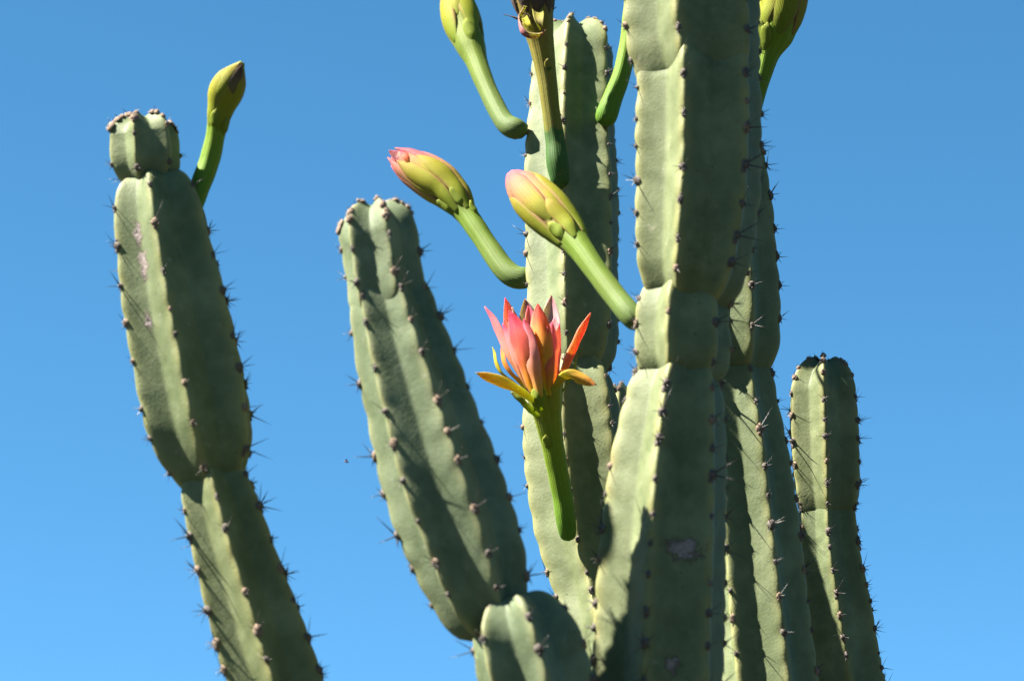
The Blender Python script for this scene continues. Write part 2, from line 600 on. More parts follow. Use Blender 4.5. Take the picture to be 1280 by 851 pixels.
    # areoles on the rib crests
    if areoles:
        jv, jf, jm = [], [], []
        nvtx = 0
        for i in range(n):
            # positions where the notch function bottoms out
            grid = np.linspace(0, L, 3000)
            x = grid / sp - ph[i]
            x = x + .10 * np.sin(x * 1.7 + i * 2.1)
            cross = grid[1:][np.floor(x[1:]) > np.floor(x[:-1])]
            cross = [v for v in cross if v > bc * .22 and v < L - tc * (.10 if apex else .18)]
            if apex:
                cross = [v for v in cross if v < L - tc * .8] + [L - tc * f for f in (.62, .34, .13, .035)]
            for sv in cross:
                sv = min(max(sv + rg.uniform(-.13, .13) * sp, 0), L * .9999)
                kk = float(np.interp(sv, s, np.arange(rings)))
                k0 = min(int(kk), rings - 2)
                f = kk - k0
                mid = i * npr + npr // 2
                pos = V[k0, mid] * (1 - f) + V[k0 + 1, mid] * f
                tang = norm(V[k0 + 1, mid] - V[k0, mid])
                lat = norm(V[k0, mid + 2] - V[k0, mid - 2])
                nr = norm(np.cross(lat, tang))
                out = norm(pos - (P[k0] * (1 - f) + P[k0 + 1] * f))
                if np.dot(nr, out) < 0 and np.dot(nr, T[k0]) < .2:
                    nr = -nr
                top_one = apex and sv > L - tc * .75
                if not top_one and rg.random() < .05:
                    continue
                me, aV, aF, aM = AREOLES[rg.randrange(20) if not top_one else rg.randrange(20, 24)]
                scl = asc * rg.uniform(.55, 1.15)
                M4 = frame_matrix(pos, nr, T[k0] if abs(np.dot(nr, T[k0])) < .95 else out, scl)
                if joined:
                    A = np.array(M4)
                    jv.append(aV @ A[:3, :3].T + A[:3, 3])
                    jf += [tuple(v + nvtx for v in ff) for ff in aF]
                    jm += aM
                    nvtx += len(aV)
                else:
                    o = bpy.data.objects.new('spine_cluster', me)
                    COL.objects.link(o)
                    o.parent = seg
                    o.matrix_parent_inverse = Matrix.Translation(-Vector(WORLD[seg.name]))
                    o.matrix_basis = M4
        if joined and jv:
            o = build('spine_clusters', np.vstack(jv), jf, [M_WOOL, M_SPINE, M_SPINE_P], seg, fmat=jm)
            o['kind'] = 'stuff'
    return seg


def trunk(parent, x, y, hw, Y, base_xy, seed, phase):
    """the old part of a column, from below the picture down to the soil"""
    P = at(x, y, Y)
    r = hw * pxm(P)
    z = P[2]
    b = np.array([base_xy[0], base_xy[1], -.04])
    pts = [(*b, r * 1.12), (*(b * .85 + P * .15), r * 1.1), (*(b * .45 + P * .55), r * 1.03), (*(P * .97 + b * .03), r)]
    segment(parent, None, three_d=pts, phase=phase, valley=.72, top=(60, .7), bot=(40, .95), spacing=52, seed=seed,
            mat=M_TRUNK, ring_px=11, joined=True, cren=.024)


# ------------------------------------------------------------------ fleshy buds and flowers


def sweep(path, m=60, nseg=28, ribs=0, rib_amp=.0):
    """path rows (px, py, radius px, Y); returns ring data of a closed fleshy body"""
    C = []
    for (x, y, r, Y) in path:
        P = at(x, y, Y)
        C.append((*P, r * pxm(P)))
    D, L = spline(np.array(C), m)
    P, r = D[:, :3], D[:, 3]
    T = norm(np.gradient(P, axis=0))
    Fd = np.array([0, -1.0, 0.02])
    Fv = norm(Fd - T * (T @ Fd)[:, None])
    Rt = np.cross(T, Fv)
    return P, r, T, Fv, Rt, L


def body(name, path, mat, parent, m=64, nseg=30, grooves=7, amp=.03, seed=0, head=0.20, label=None):
    rg = random.Random(seed)
    P, r, T, Fv, Rt, L = sweep(path, m)
    th = np.linspace(0, 2 * math.pi, nseg, endpoint=False)
    o1, o2 = rg.uniform(0, 6), rg.uniform(0, 6)
    V, MK, AC = [], [], []
    for k in range(m):
        t = k / (m - 1)
        shrink = 1 - head * min(1, max(0, (t - .56) / .12)) if head else 1
        g = shrink + amp * np.cos(grooves * th + o1) * min(1, t * 4) + .02 * np.sin(2 * th + o2 + t * 5) + .012 * math.sin(t * 37 + o2)
        e0 = min(1, math.sqrt(max(0, 1 - (1 - min(1, t / .045)) ** 2)) * .93 + .07)
        rr = r[k] * g * e0
        V.append(P[k] + np.outer(np.cos(th) * rr, Fv[k]) + np.outer(np.sin(th) * rr, Rt[k]))
        MK.append(np.stack([np.full(nseg, t), np.zeros(nseg), np.full(nseg, rg.random())], -1))
        AC.append(np.sin(th / 2))
    V = np.vstack(V)
    idx = np.arange(m * nseg).reshape(m, nseg)
    nx = np.roll(idx, -1, axis=1)
    F = np.stack([idx[:-1], nx[:-1], nx[1:], idx[1:]], -1).reshape(-1, 4).tolist()
    V = np.vstack([V, P[0], P[-1]])
    MKa = np.vstack(MK + [np.array([[0, 0, 0], [1, 0, 0]])])
    AC = np.concatenate(AC + [np.zeros(2)])
    for q in range(nseg):
        F.append((int(nx[0, q]), int(idx[0, q]), m * nseg))
        F.append((int(idx[-1, q]), int(nx[-1, q]), m * nseg + 1))
    o = build(name, V, F, mat, parent, mask=MKa, across=AC)
    if label:
        o['label'] = label
    tt = np.linspace(0, 1, m)
    return o, (P, r * (1 - head * .90 * np.clip((tt - .56) / .12, 0, 1)), T, Fv, Rt, L)


def scale_leaf(name, frame, phi, t0, t1, half, mat, parent, lift=.10, flare=0.0, point=.6, extra=0.0, seed=0, skew=0.0):
    """a fleshy scale hugging the body: phi degrees (0 = towards the viewer, 90 = right), t0..t1 along the body, half width degrees"""
    P, r, T, Fv, Rt, L = frame
    m = len(r)
    nl, nw = 18, 10
    rg = random.Random(seed)
    V, MK, AC = [], [], []
    wob = rg.uniform(0, 6)
    for side in (0, 1):
        for i in range(nl + 1):
            l = i / nl
            t = t0 + (t1 - t0) * l
            x = min(max(t, 0), 1) * (m - 1)
            k = min(int(x), m - 2)
            f = x - k
            c = P[k] * (1 - f) + P[k + 1] * f
            rr = r[k] * (1 - f) + r[k + 1] * f
            Tk, Fk, Rk = T[k], Fv[k], Rt[k]
            if t > 1:
                c = c + Tk * (t - 1) * L
                rr = rr * max(.15, 1 - (t - 1) * 6)
            wprof = (math.sin(math.pi * (.16 + .84 * l) ** 1.0)) if False else ((.30 + .70 * math.sin(math.pi * min(1, l / .55) * .5)) * (1 - max(0, (l - point) / (1 - point)) ** 2.2) + .02)
            rmax = max(rr, .25 * r.max())
            hw = R(half) * wprof * min(1.6, r.max() / rmax * .55 + .45)
            for j in range(nw + 1):
                a = -1 + 2 * j / nw
                th = R(phi + skew * l) + a * hw
                crown = (1 - a * a)
                up = -.12 + (lift * 1.5 + .17) * min(1, math.sin(math.pi * min(1, .04 + l * .88)) * 1.35) ** .7 * (.72 + .28 * crown) + flare * l ** 2.2
                thick = .05 * crown * (1 - l * .5)
                off = 1 + up - (0 if side == 0 else (.16 + thick))
                rad = rr * off + (.02 * r.max() * math.sin(l * 7 + wob) * a)
                rad = max(rad, .0004)
                V.append(c + (Fk * math.cos(th) + Rk * math.sin(th)) * rad + Tk * extra * L * l ** 3)
                MK.append((l, abs(a) ** 2, rg.random()))
                AC.append(a)
    S = (nl + 1) * (nw + 1)
    F = []
    for i in range(nl):
        for j in range(nw):
            a = i * (nw + 1) + j
            q = (a, a + 1, a + nw + 2, a + nw + 1)
            F.append(q)
            F.append(tuple(v + S for v in reversed(q)))
    rim = [j for j in range(nw + 1)] + [i * (nw + 1) + nw for i in range(1, nl + 1)] + [nl * (nw + 1) + j for j in range(nw - 1, -1, -1)] + [i * (nw + 1) for i in range(nl - 1, 0, -1)]
    for q in range(len(rim)):
        a, b = rim[q], rim[(q + 1) % len(rim)]
        F.append((b, a, a + S, b + S))
    return build(name, np.array(V), F, mat, parent, mask=np.array(MK), across=AC)


def petal(name, pts, width, mat, parent, axis_pt, seed=0, cup=.25, tipsharp=1.25, basew=.45, twist=0.0, thick=.0009, curl=0.0, wmax=.56):
    """free lance-shaped petal: pts rows (px, py, Y) base to tip, width px, hollow side towards axis_pt"""
    rg = random.Random(seed)
    C = np.array([at(*q) for q in pts])
    nl, nw = 22, 8
    D, L = spline(C, nl + 1)
    T = norm(np.gradient(D, axis=0))
    ax = np.asarray(axis_pt, float)
    wpx = width * pxm(C[0]) * .5
    V, MK, AC = [], [], []
    wob, wob2 = rg.uniform(0, 6), rg.uniform(0, 6)
    for side in (0, 1):
        for i in range(nl + 1):
            l = i / nl
            o = D[i] - ax
            N_ = norm(o - T[i] * np.dot(o, T[i]))
            S_ = np.cross(T[i], N_)
            tw = R(twist) * l
            N2 = N_ * math.cos(tw) + S_ * math.sin(tw)
            S2 = S_ * math.cos(tw) - N_ * math.sin(tw)
            if l < wmax:
                wv = basew + (1 - basew) * math.sin(math.pi / 2 * l / wmax)
            else:
                wv = max(.02, math.cos(math.pi / 2 * ((l - wmax) / (1 - wmax)) ** (1.15 * tipsharp)) ** .9)
            for j in range(nw + 1):
                a = -1 + 2 * j / nw
                ripple = .08 * math.sin(l * 9 + wob + a * 2) + .06 * math.sin(l * 21 + wob2 + a) * abs(a)
                h = -cup * (a * a) * wv + ripple + curl * l * l * abs(a)
                keel = .05 * math.exp(-(a / .22) ** 2)
                V.append(D[i] + S2 * a * wv * wpx + N2 * (h + keel) * wpx - N2 * (0 if side == 0 else thick * (1 - .6 * abs(a))))
                MK.append((l, abs(a) ** 2, rg.random()))
                AC.append(a)
    S = (nl + 1) * (nw + 1)
    F = []
    for i in range(nl):
        for j in range(nw):
            a = i * (nw + 1) + j
            q = (a, a + 1, a + nw + 2, a + nw + 1)
            F.append(tuple(reversed(q)))
            F.append(tuple(v + S for v in q))
    rim = [j for j in range(nw + 1)] + [i * (nw + 1) + nw for i in range(1, nl + 1)] + [nl * (nw + 1) + j for j in range(nw - 1, -1, -1)] + [i * (nw + 1) for i in range(nl - 1, 0, -1)]
    for q in range(len(rim)):
        a, b = rim[q], rim[(q + 1) % len(rim)]
        F.append((a, b, b + S, a + S))
    return build(name, np.array(V), F, mat, parent, mask=np.array(MK), across=AC)


# ------------------------------------------------------------------ ground
gr = []
gm = 24
ext = 1500.0
xs = np.sinh(np.linspace(-4, 4, gm)) / math.sinh(4) * ext
GV = [(x, y + 2.8, 0.0) for y in xs for x in xs]
GF = [(j * gm + i, j * gm + i + 1, (j + 1) * gm + i + 1, (j + 1) * gm + i) for j in range(gm - 1) for i in range(gm - 1)]
g_o = build('ground', GV, GF, M_SOIL, origin=np.zeros(3), smooth=False)
g_o['kind'] = 'structure'
g_o['label'] = 'dry soil the cactus clump grows from'

# added hill ring, unseen below the picture, blocks low sky to deepen shade
hr = random.Random(9)
nh, rows = 180, [(210, 0.0), (260, .35), (330, .72), (420, 1.0), (520, .8), (700, .0)]
waves = [(k, hr.uniform(0, 6.3), hr.uniform(.4, 1) / k ** .7) for k in (2, 3, 5, 8, 13, 21, 34)]
HV, HF = [], []
for rad, f in rows:
    for i in range(nh):
        th = 2 * math.pi * i / nh
        hgt = (62 + 9 * sum(a_ * math.sin(k * th + o_ + rad * .01) for k, o_, a_ in waves)) * f + (hr.uniform(-1.5, 1.5) if f else -1.0)
        HV.append((rad * math.cos(th), rad * math.sin(th), max(hgt, -1.0)))
for j in range(len(rows) - 1):
    for i in range(nh):
        HF.append((j * nh + i, (j + 1) * nh + i, (j + 1) * nh + (i + 1) % nh, j * nh + (i + 1) % nh))
N = NT('added_hill')
tc = N.n('ShaderNodeTexCoord').outputs['Object']
p = N.n('ShaderNodeBsdfPrincipled')
N.l(N.mix(N.noise(tc, .2, 6, .65), (.010, .014, .006), (.030, .036, .016)), p.inputs['Base Color'])
p.inputs['Roughness'].default_value = 1.0
p.inputs['Specular IOR Level'].default_value = .05
N.l(N.bump(N.noise(tc, .15, 6, .7), 1.0, 4.0), p.inputs['Normal'])
N.l(p.outputs[0], N.out.inputs[0])
h_o = build('added_hill_ring', HV, HF, N.m, origin=np.zeros(3))
h_o['kind'] = 'structure'
h_o['label'] = 'added hill ring out of view, keeping low sky light off the stems'

GROUP = 'columns of the cactus clump'


def column(label, base_xy):
    return thing('columnar_cactus', label, 'cactus', (base_xy[0], base_xy[1], 0.0), GROUP)


def seg_y(pts, Y):
    return [(*p, Y) for p in pts]


# ---- A: leaning column with the knob on top
YA = 2.64
A = column('leaning cactus column topped by a small round knob with a closed bud beside it', (-.17, YA))
segment(A, [(183, 234, 42, 2.582), (181, 200, 45, 2.579), (177, 143, 44, 2.575)], phase=-8, valley=.72, top=(30, .0), bot=(38, .42), spacing=44, seed=11, cork_px=16, mat=M_CACT, asc=1.3, ring_px=4)
segment(A, [(264, 610, 60, 2.610), (247, 525, 72, 2.604), (223, 405, 73, 2.595), (204, 300, 64, 2.587), (191, 219, 58, 2.581)], phase=-3, valley=.72, top=(64, .40), bot=(84, .42), spacing=50, seed=12, mat=M_CACT, scars=[(.80, -36, .0035, .12), (.70, -34, .0045, .10), (.52, -40, .003, .15)], asc=1.3)
segment(A, [(395, 1010, 68, 2.640), (345, 860, 67, 2.629), (320, 780, 64, 2.623), (291, 690, 58, 2.616), (262, 584, 50, 2.608)], phase=-2, valley=.72, top=(54, .48), bot=(50, .7), spacing=44, seed=13, mat=M_CACT_Y, asc=1.38)
trunk(A, 393, 985, 66, YA, (-.17, YA), 14, -2)

# ---- B: the blunt leaning column
YB = 2.58
B = column('leaning blunt-tipped budless cactus column between the knob-topped column and the flowering one', (-.05, YB - .05))
segment(B, [(487, 392, 52, 2.539), (480, 335, 51, 2.536), (467, 250, 52, 2.530)], phase=14, valley=.72, top=(48, .0), bot=(40, .78), spacing=42, seed=21, mat=M_CACT_G, asc=1.25)
segment(B, [(617, 792, 58, 2.566), (584, 685, 71, 2.559), (553, 598, 74, 2.553), (520, 490, 66, 2.546), (497, 410, 57, 2.541), (483, 348, 50, 2.536)], phase=17, valley=.72, top=(50, .70), bot=(92, .5), spacing=50, seed=22, mat=M_CACT_G, asc=1.3, cren=.032)
segment(B, [(696, 1010, 72, 2.572), (674, 880, 73, 2.562), (655, 805, 70, 2.554), (637, 748, 56, 2.550)], phase=12, valley=.72, top=(56, .48), bot=(50, .75), spacing=48, seed=23, mat=M_CACT_G, asc=1.3, cren=.032)
trunk(B, 689, 990, 68, YB, (-.05, YB - .05), 24, 12)

# ---- C: the column that carries most flowers
YC = 3.0
Cc = column('slender cactus column carrying the open pink and orange flower and several long-stalked buds', (.10, 2.88))
segment(Cc, [(718, 468, 56, 2.943), (716, 400, 60, 2.950), (715, 300, 62, 2.959), (714, 200, 60, 2.968), (715, 110, 55, 2.977), (719, 27, 50, 2.985)], phase=-13, valley=.74, top=(46, .0), bot=(72, .46), spacing=36, seed=31, cork_px=17, mat=M_CACT, scars=[(.37, -13, .004, .12)])
segment(Cc, [(795, 1010, 60, 2.893), (775, 870, 60, 2.908), (758, 785, 57, 2.916), (749, 742, 54, 2.921), (738, 700, 58, 2.926), (729, 650, 63, 2.932), (717, 545, 63, 2.938), (714, 450, 54, 2.944)], phase=-16, valley=.74, top=(66, .44), bot=(50, .75), spacing=37, seed=32, mat=M_CACT_Y)
trunk(Cc, 793, 990, 60, 2.89, (.10, 2.88), 34, -16)

# ---- D: the thick front column
YD = 2.645
Dd = column('thickest cactus column, with a pale scar on its dark side and a pink-tipped bud', (.13, YD))
segment(Dd, [(873, 108, 80, 2.602), (866, 45, 86, 2.599), (863, -60, 86, 2.594), (866, -260, 78, 2.585)], phase=-15, valley=.74, top=(70, .0), bot=(46, .86), spacing=41, seed=41, mat=M_CACT_Y, asc=1.38, cren=.032)
segment(Dd, [(859, 386, 60, 2.615), (868, 300, 76, 2.611), (874, 200, 81, 2.607), (874, 72, 80, 2.601)], phase=-15, valley=.74, top=(40, .84), bot=(50, .52), spacing=42, seed=42, mat=M_CACT_Y, asc=1.38)
segment(Dd, [(850, 480, 58, 2.620), (851, 417, 62, 2.617), (853, 356, 56, 2.614)], phase=-15, valley=.74, top=(36, .62), bot=(36, .60), spacing=40, seed=43, mat=M_CACT_Y, asc=1.3)
segment(Dd, [(817, 1010, 86, 2.645), (824, 850, 85, 2.637), (831, 700, 82, 2.630), (837, 600, 76, 2.626), (845, 515, 66, 2.622), (852, 452, 54, 2.619)], phase=-15, valley=.74, top=(44, .56), bot=(50, .8), spacing=42, seed=44, mat=M_CACT_Y, asc=1.42, scars=[(.553, 18, .0150, 3.2), (.30, 12, .007, 1.0)])
trunk(Dd, 817, 990, 84, YD, (.13, YD), 45, -15)

# ---- E: behind the thick one
YE = 2.83
Ee = column('shaded cactus column close behind the thickest column, a bud rising from its hidden top', (.26, YE))
segment(Ee, [(917, 470, 56, 2.811), (911, 365, 63, 2.807), (906, 260, 58, 2.803), (902, 165, 50, 2.800)], phase=20, valley=.74, top=(50, .0), bot=(56, .60), spacing=42, seed=51, mat=M_CACT, asc=1.3)
segment(Ee, [(978, 1010, 62, 2.830), (959, 850, 61, 2.824), (943, 700, 58, 2.819), (931, 575, 54, 2.815), (921, 495, 48, 2.812), (917, 444, 44, 2.810)], phase=20, valley=.74, top=(44, .58), bot=(50, .8), spacing=42, seed=52, mat=M_CACT, asc=1.38)
trunk(Ee, 976, 990, 61, YE, (.26, YE), 53, 20)

# ---- F: the short one standing apart
YF = 3.0
Ff = column('short budless cactus column with a crusty tan top, standing apart, crossed by a shadow', (.40, YF))
segment(Ff, [(1035, 650, 42, 2.963), (1033, 580, 47, 2.956), (1030, 510, 47, 2.950), (1029, 444, 42, 2.944)], phase=-5, valley=.77, top=(48, .0), bot=(50, .70), spacing=27, seed=61, cork_px=22, mat=M_CACT_Y, asc=1.1, cren=.024)
segment(Ff, [(1090, 1010, 53, 3.000), (1063, 860, 50, 2.991), (1047, 760, 47, 2.978), (1037, 690, 43, 2.969), (1033, 614, 38, 2.960)], phase=-5, valley=.77, top=(42, .74), bot=(50, .8), spacing=27, seed=62, mat=M_CACT, asc=1.1, cren=.024)
trunk(Ff, 1089, 990, 52, YF, (.40, YF), 63, 3)

# ---- G: tip peeking out between C and D
YG = 3.27
Gg = column('small cactus tip peeking out between the flowering column and the thickest column', (.15, YG))
segment(Gg, seg_y([(790, 1010, 34), (788, 750, 34), (786, 600, 33), (782, 480, 32)], YG), phase=-20, valley=.74, top=(26, .0), bot=(50, .8), spacing=26, seed=71, mat=M_CACT_Y, asc=.9)
trunk(Gg, 790, 990, 34, YG, (.15, YG), 72, -20)

# ------------------------------------------------------------------ buds


def bracts(fr, parent, spec, mat=None):
    for q, (phi, t0, ln, half) in enumerate(spec):
        scale_leaf('bract', fr, phi, t0, t0 + ln, half, mat or M_BRACT, parent, lift=.10, flare=.10, point=.35, seed=q)


# 1: closed bud beside the knob
b, fr = body('flower_bud', [(238, 264, 13, 2.585), (249, 235, 13, 2.585), (262, 200, 13, 2.585), (270, 165, 12.5, 2.580), (275, 140, 17, 2.575), (282, 116, 23.5, 2.570), (292, 96, 19, 2.565), (303, 78, 4, 2.560)], M_BUD_DK, A, seed=1, label='closed green bud with a bronze tip')
for phi, t0, t1, half, m in ((-42, .54, .95, 36, M_SEP), (14, .52, .90, 30, M_SEP), (62, .56, .97, 36, M_SEP), (110, .58, .97, 38, M_SEP), (-100, .56, .97, 38, M_SEP), (175, .56, .97, 40, M_SEP), (-12, .70, 1.0, 30, M_SEP), (30, .74, 1.0, 30, M_BRONZE)):
    scale_leaf('sepal', fr, phi, t0, t1, half, m, b, lift=.07, seed=int(phi) + 400)
bracts(fr, b, [(-10, .55, .12, 22), (60, .52, .12, 22)])

# 2: upper left bud on C
b, fr = body('flower_bud', [(660, 157, 12, 2.952), (646, 161, 13.5, 2.953), (632, 154, 12.5, 2.962), (618, 130, 12, 2.978), (605, 101, 12.5, 2.994), (594, 72, 15, 3.010), (584, 46, 23, 3.024), (576, 22, 26.5, 3.036), (569, -6, 20, 3.048), (563, -34, 5, 3.058)], M_BUD, Cc, seed=2, label='plump closed green bud on a pale bent stalk')
for phi, t0, t1, half, m in ((-62, .60, .90, 44, M_SEP), (35, .62, .96, 44, M_SEP), (-15, .70, 1.0, 30, M_SEP_P), (110, .60, .95, 46, M_SEP), (-130, .60, .95, 46, M_SEP), (175, .60, .95, 46, M_SEP), (15, .84, 1.02, 40, M_PINKIN)):
    scale_leaf('sepal', fr, phi, t0, t1, half, m, b, lift=.07, seed=int(phi) + 400)
bracts(fr, b, [(8, .55, .12, 20)])

# 3: withered flower hanging on in front of C
b, fr = body('withered_flower', [(702, 236, 11, 2.920), (697, 205, 13.5, 2.915), (694, 176, 12, 2.915), (689, 140, 11, 2.910), (684, 100, 12, 2.905), (678, 62, 15, 2.900), (672, 30, 20, 2.895), (667, 2, 24, 2.890), (663, -26, 25, 2.885)], M_WILT, Cc, seed=3, grooves=9, amp=.035, head=0, label='withered flower with a yellowed stalk and dark shrivelled petals')
P_, r_, T_, F_, R_, L_ = fr
axis = P_[-1]
bracts(fr, b, [(15, .55, .06, 16)], M_WILT)
# dry petals and a curled strip
rg = random.Random(77)
for q in range(9):
    phi = q * 40 + rg.uniform(-12, 12)
    scale_leaf('dry_petal', fr, phi, .80 + rg.uniform(-.03, .03), 1.08 + rg.uniform(-.04, .12), rg.uniform(16, 26), M_DRY, b, lift=.05, flare=rg.uniform(-.2, .35), point=.5, seed=q, skew=rg.uniform(-30, 30))
petal('curled_petal', [(655, 8, 2.870), (648, 22, 2.88), (650, 38, 2.860), (662, 46, 2.859), (676, 45, 2.863), (684, 36, 2.870)], 9, M_PINKIN, b, at(665, 25, 2.875), seed=3, cup=.5, basew=.7)
petal('curled_petal', [(668, -14, 2.870), (671, 8, 2.88), (674, 26, 2.864), (677, 40, 2.867)], 14, M_WILT, b, at(668, 20, 2.93), seed=4, cup=-.5, basew=.8)
petal('curled_petal', [(656, 22, 2.867), (660, 32, 2.863), (668, 40, 2.864)], 9, M_SEP_YEL, b, at(660, 20, 2.93), seed=5, cup=-.5, basew=.8)
# shrivelled stamens
SV, SF = [], []
for q in range(110):
    a0 = np.array(at(667 + rg.uniform(-14, 14), 28 + rg.uniform(-26, 4), 2.884 + rg.uniform(-.004, .012)))
    d = norm(np.array([rg.uniform(-1, 1), rg.uniform(-.6, .2), rg.uniform(.2, 1.6)]))
    ln = rg.uniform(.006, .016)
    sdv = norm(np.cross(d, (.3, .5, .8)))
    s2 = np.cross(d, sdv)
    bend = norm(np.array([rg.uniform(-1, 1), rg.uniform(-1, 1), 0])) * ln * .35
    b0 = len(SV)
    for f in (0, .5, 1):
        for k in range(3):
            an = k * 2.094
            SV.append(a0 + d * ln * f + bend * f * f + (sdv * math.cos(an) + s2 * math.sin(an)) * .0008 * (1.1 - .6 * f))
    for f in range(2):
        for k in range(3):
            x0, x1 = b0 + f * 3 + k, b0 + f * 3 + (k + 1) % 3
            SF.append((x0, x1, x1 + 3, x0 + 3))
o = build('stamens', SV, SF, M_DRY, b)
o['kind'] = 'stuff'

# 4: bud on C's right, its head behind D
b, fr = body('flower_bud', [(754, 158, 12, 2.939), (759, 142, 14, 2.932), (767, 120, 12.5, 2.930), (776, 96, 11.5, 2.927), (783, 66, 11, 2.927), (788, 36, 11.5, 2.927), (792, 5, 14, 2.927), (797, -25, 23, 2.927), (801, -50, 25, 2.927), (805, -80, 5, 2.927)], M_BUD_DK, Cc, seed=4, label='green bud stalk reaching up behind the thickest column')
for phi, t0, t1, half in ((-60, .70, .95, 44), (0, .70, .97, 44), (60, .70, .95, 44), (120, .70, .97, 44), (180, .70, .95, 44), (-120, .7, .97, 44)):
    scale_leaf('sepal', fr, phi, t0, t1, half, M_SEP, b, lift=.07, seed=int(phi) + 400)

# 5: bud with torn pink tip, left of C
b, fr = body('flower_bud', [(668, 346, 13, 2.953), (646, 347, 14, 2.958), (630, 336, 14, 2.965), (614, 314, 13, 2.975), (598, 290, 13, 2.985), (583, 268, 14.5, 2.995), (568, 247, 21, 3.003), (551, 231, 27, 3.010), (530, 217, 26, 3.017), (510, 205, 21, 3.023), (495, 196, 12, 3.027)], M_BUD_PK, Cc, seed=5, label='yellow-green bud with a torn pink tip')
for phi, t0, t1, half, m, lf in ((-100, .56, .97, 26, M_SEP_P, .12), (-40, .52, .94, 27, M_SEP, .16), (14, .50, .88, 27, M_SEP, .14), (66, .52, .93, 27, M_SEP_P, .12), (118, .54, .95, 28, M_SEP, .12), (172, .54, .95, 28, M_SEP, .12), (-150, .54, .95, 28, M_SEP, .12), (-70, .66, 1.0, 22, M_SEP_P, .10), (-12, .70, 1.0, 24, M_SEP_P, .08), (40, .70, 1.0, 24, M_PINKIN, .08)):
    scale_leaf('sepal', fr, phi, t0, t1, half, m, b, lift=lf, seed=int(phi) + 400, extra=.02, skew=10)
for q, (x, y, ww, m) in enumerate(((486, 188, 12, M_PINKIN), (492, 196, 11, M_PINKIN), (500, 188, 10, M_PET_RED))):
    petal('petal', [(516, 206 + (q - 1) * 5, 3.012 - .004 * q), ((515 + x) / 2, (204 + y) / 2 - 2, 3.012 - .004 * q), (x, y, 3.016)], ww, m, b, at(505, 204, 3.022), seed=q, cup=.5, tipsharp=1.4)
bracts(fr, b, [(0, .53, .12, 20), (-75, .55, .12, 22), (40, .47, .08, 14)])

# 6: pink-tipped bud from D, in front of C
b, fr = body('flower_bud', [(803, 408, 14, 2.615), (787, 392, 14.5, 2.62), (768, 369, 14, 2.635), (746, 340, 14, 2.65), (727, 313, 16, 2.665), (710, 291, 22, 2.68), (692, 272, 30, 2.69), (673, 254, 31, 2.70), (656, 237, 27, 2.71), (645, 225, 19, 2.715), (639, 218, 10, 2.717)], M_BUD_PK, Dd, seed=6, label='plump bud with a pink tip on a bright green stalk')
for phi, t0, t1, half, m, lf in ((-85, .54, .92, 34, M_SEP, .10), (-28, .64, .99, 34, M_SEP_P, .08), (-2, .50, .74, 22, M_SEP, .16), (58, .52, .96, 34, M_SEP, .12), (112, .54, .95, 36, M_SEP, .10), (-140, .54, .95, 36, M_SEP, .10), (168, .54, .95, 36, M_SEP, .10), (24, .62, .98, 26, M_SEP_P, .05), (-58, .66, 1.0, 30, M_SEP_P, .04)):
    scale_leaf('sepal', fr, phi, t0, t1, half, m, b, lift=lf, seed=int(phi) + 400, skew=8)
bracts(fr, b, [(-40, .54, .11, 20)])

# 8: half-open bud behind D's right edge
b, fr = body('flower_bud', [(926, 196, 10, 2.800), (938, 150, 10, 2.795), (946, 120, 10.5, 2.79), (953, 94, 11.5, 2.787), (960, 68, 15, 2.784), (968, 44, 24, 2.782), (976, 16, 31, 2.780), (983, -14, 30, 2.778), (990, -44, 19, 2.776), (996, -68, 6, 2.774)], M_BUD_DK, Ee, seed=8, label='yellow-green bud with a reddish side sepal behind the column edge')
for phi, t0, t1, half, m in ((-50, .52, .92, 40, M_SEP), (10, .54, .95, 42, M_SEP), (75, .58, .97, 36, M_SEP_P), (130, .56, .95, 42, M_SEP), (-120, .56, .95, 42, M_SEP), (180, .56, .95, 42, M_SEP), (-20, .66, 1.0, 36, M_SEP_P)):
    scale_leaf('sepal', fr, phi, t0, t1, half, m, b, lift=.08, seed=int(phi) + 400)
bracts(fr, b, [(-55, .46, .16, 26), (-25, .47, .12, 22)])

# ------------------------------------------------------------------ 7: the open flower
fl, fr = body('flower', [(711, 676, 9, 2.884), (708, 655, 12.5, 2.876), (703, 620, 12.5, 2.868), (696, 582, 13, 2.857), (690, 550, 14, 2.847), (685, 522, 17, 2.837), (682, 500, 21, 2.829), (680, 480, 24, 2.823)], M_BUD_DK, Cc, seed=7, grooves=6, amp=.035, head=0, label='open flower with upright red, pink and orange petals')
AX = at(679, 460, 2.823)


def pt(pts, width, m, seed, name='petal', **kw):
    petal(name, pts, width, m, fl, AX, seed=seed, **kw)


YB_, YM, YF_ = 2.846, 2.823, 2.805      # back, middle, front of the cup
pt([(688, 486, YB_), (690, 430, YB_ + .010), (689, 369, YB_ + .012)], 26, M_PET_PALE, 1, cup=.4)
pt([(676, 486, YB_), (664, 430, YB_ + .008), (656, 373, YB_ + .004)], 28, M_PET_PALE, 2, cup=.4)
pt([(668, 486, YB_), (644, 430, YB_ + .006), (631, 372, YB_)], 26, M_PET_PINK, 3, cup=.4)
pt([(694, 486, YM + .008), (698, 440, YM + .010), (694, 396, YM + .010)], 26, M_PET_PALE, 4, cup=.5)
pt([(660, 484, YM + .004), (644, 440, YM), (640, 384, YM)], 18, M_PET_PALE, 5, cup=.4)
pt([(684, 486, YM + .004), (672, 430, YM + .004), (660, 382, YM + .006)], 20, M_PET_PINK, 14, cup=.4)
pt([(660, 490, YM - .006), (632, 440, YM - .010), (606, 383, YM - .006)], 20, M_PET_PINK, 6, cup=.5)
pt([(656, 486, YM - .002), (630, 458, YM - .004), (626, 420, YM - .002)], 15, M_PET_ORG, 7, cup=.5)
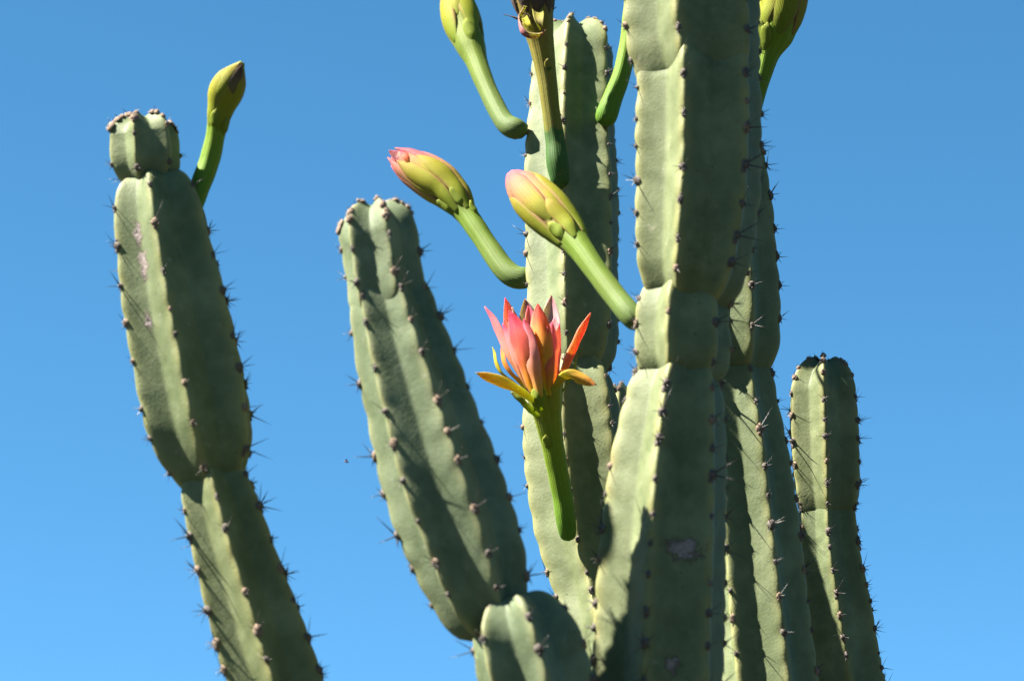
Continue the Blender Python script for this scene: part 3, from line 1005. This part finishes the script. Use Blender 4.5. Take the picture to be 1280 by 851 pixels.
pt([(668, 494, YF_ + .002), (652, 440, YF_ - .010), (637, 388, YF_ - .004)], 28, M_PET_RED, 8, cup=.45)
pt([(680, 494, YF_ + .002), (678, 436, YF_ - .008), (672, 379, YF_)], 28, M_PET_ORG, 9, cup=.45)
pt([(690, 492, YF_ + .010), (694, 446, YF_ + .004), (690, 402, YF_ + .006)], 28, M_PET_PINK, 15, cup=.45)
pt([(664, 492, YF_ + .010), (643, 452, YF_ + .002), (628, 404, YF_ + .004)], 16, M_PET_PINK, 21, cup=.5)
pt([(686, 494, YF_ + .004), (687, 452, YF_ - .006), (684, 408, YF_ - .002)], 16, M_PET_RED, 22, cup=.5)
pt([(674, 496, YF_ - .002), (664, 446, YF_ - .012), (655, 398, YF_ - .008)], 20, M_PET_PINK, 31, cup=.45)
pt([(692, 492, YM - .006), (700, 448, YM - .004), (699, 404, YM - .002)], 22, M_PET_PINK, 32, cup=.5)
pt([(656, 488, YM - .004), (640, 446, YM - .008), (630, 398, YM - .006)], 20, M_PET_ORG, 33, cup=.5)
pt([(694, 492, YM - .008), (718, 440, YM - .016), (739, 391, YM - .018)], 16, M_PET_RED, 10, cup=.5, tipsharp=1.2)
pt([(672, 506, YF_ + .004), (640, 486, YF_ - .012), (594, 466, YF_ - .020)], 17, M_SEP_OUT, 11, name='sepal', cup=.45)
pt([(690, 492, YF_ + .006), (712, 470, YF_ - .012), (746, 481, YF_ - .018)], 15, M_SEP_OUT, 12, name='sepal', cup=.5, basew=.6)
pt([(654, 488, YM + .006), (624, 465, YM + .004), (615, 434, YM + .004)], 15, M_SEP_YEL, 13, name='sepal', cup=.4)
pt([(700, 496, YM + .004), (716, 470, YM), (723, 442, YM)], 11, M_BRACT, 16, name='sepal', cup=.4)
pt([(672, 514, YF_ + .006), (672, 498, YF_ - .002), (673, 479, YF_ - .004)], 19, M_BRACT, 17, name='bract', cup=.5, basew=.7)
pt([(672, 522, YF_ + .014), (656, 508, YF_ + .004), (638, 490, YF_ + .002)], 13, M_BRACT, 18, name='bract', cup=.4, basew=.7)
bracts(fr, fl, [(-30, .60, .10, 18)])

# ------------------------------------------------------------------ a tiny insect in flight
ic = at(433, 577, 2.75)
px_ = pxm(ic)
IV, IF = [], []
for k in range(7):
    t = k / 6
    rr = px_ * 1.1 * math.sin(math.pi * (.08 + .84 * t)) ** .7 * (.6 if k == 2 else 1)
    for q in range(6):
        a = q * math.pi / 3
        IV.append(ic + np.array([(t - .5) * 6 * px_, math.cos(a) * rr, math.sin(a) * rr - (t - .5) * px_]))
for k in range(6):
    for q in range(6):
        IF.append((k * 6 + q, k * 6 + (q + 1) % 6, k * 6 + 6 + (q + 1) % 6, k * 6 + 6 + q))
IF.append(tuple(range(5, -1, -1)))
IF.append(tuple(36 + q for q in range(6)))
ins = build('insect', IV, IF, M_INSECT, origin=ic)
ins['label'] = 'tiny brown insect flying in the open sky beside the blunt-tipped column'
ins['category'] = 'insect'
for sgn in (-1, 1):
    WV = [ic + np.array([.5 * px_, 0, px_ * .8]), ic + np.array([1.6 * px_, sgn * px_ * 2, px_ * 2.2]), ic + np.array([-.5 * px_, sgn * px_ * 3.4, px_ * 2.6]), ic + np.array([-1.2 * px_, sgn * px_ * 1.6, px_ * 1.4])]
    WV += [v + np.array([0, 0, .00004]) for v in WV]
    build('wing', WV, [(3, 2, 1, 0), (4, 5, 6, 7), (0, 1, 5, 4), (1, 2, 6, 5), (2, 3, 7, 6), (3, 0, 4, 7)], M_INSECT, ins, smooth=False)
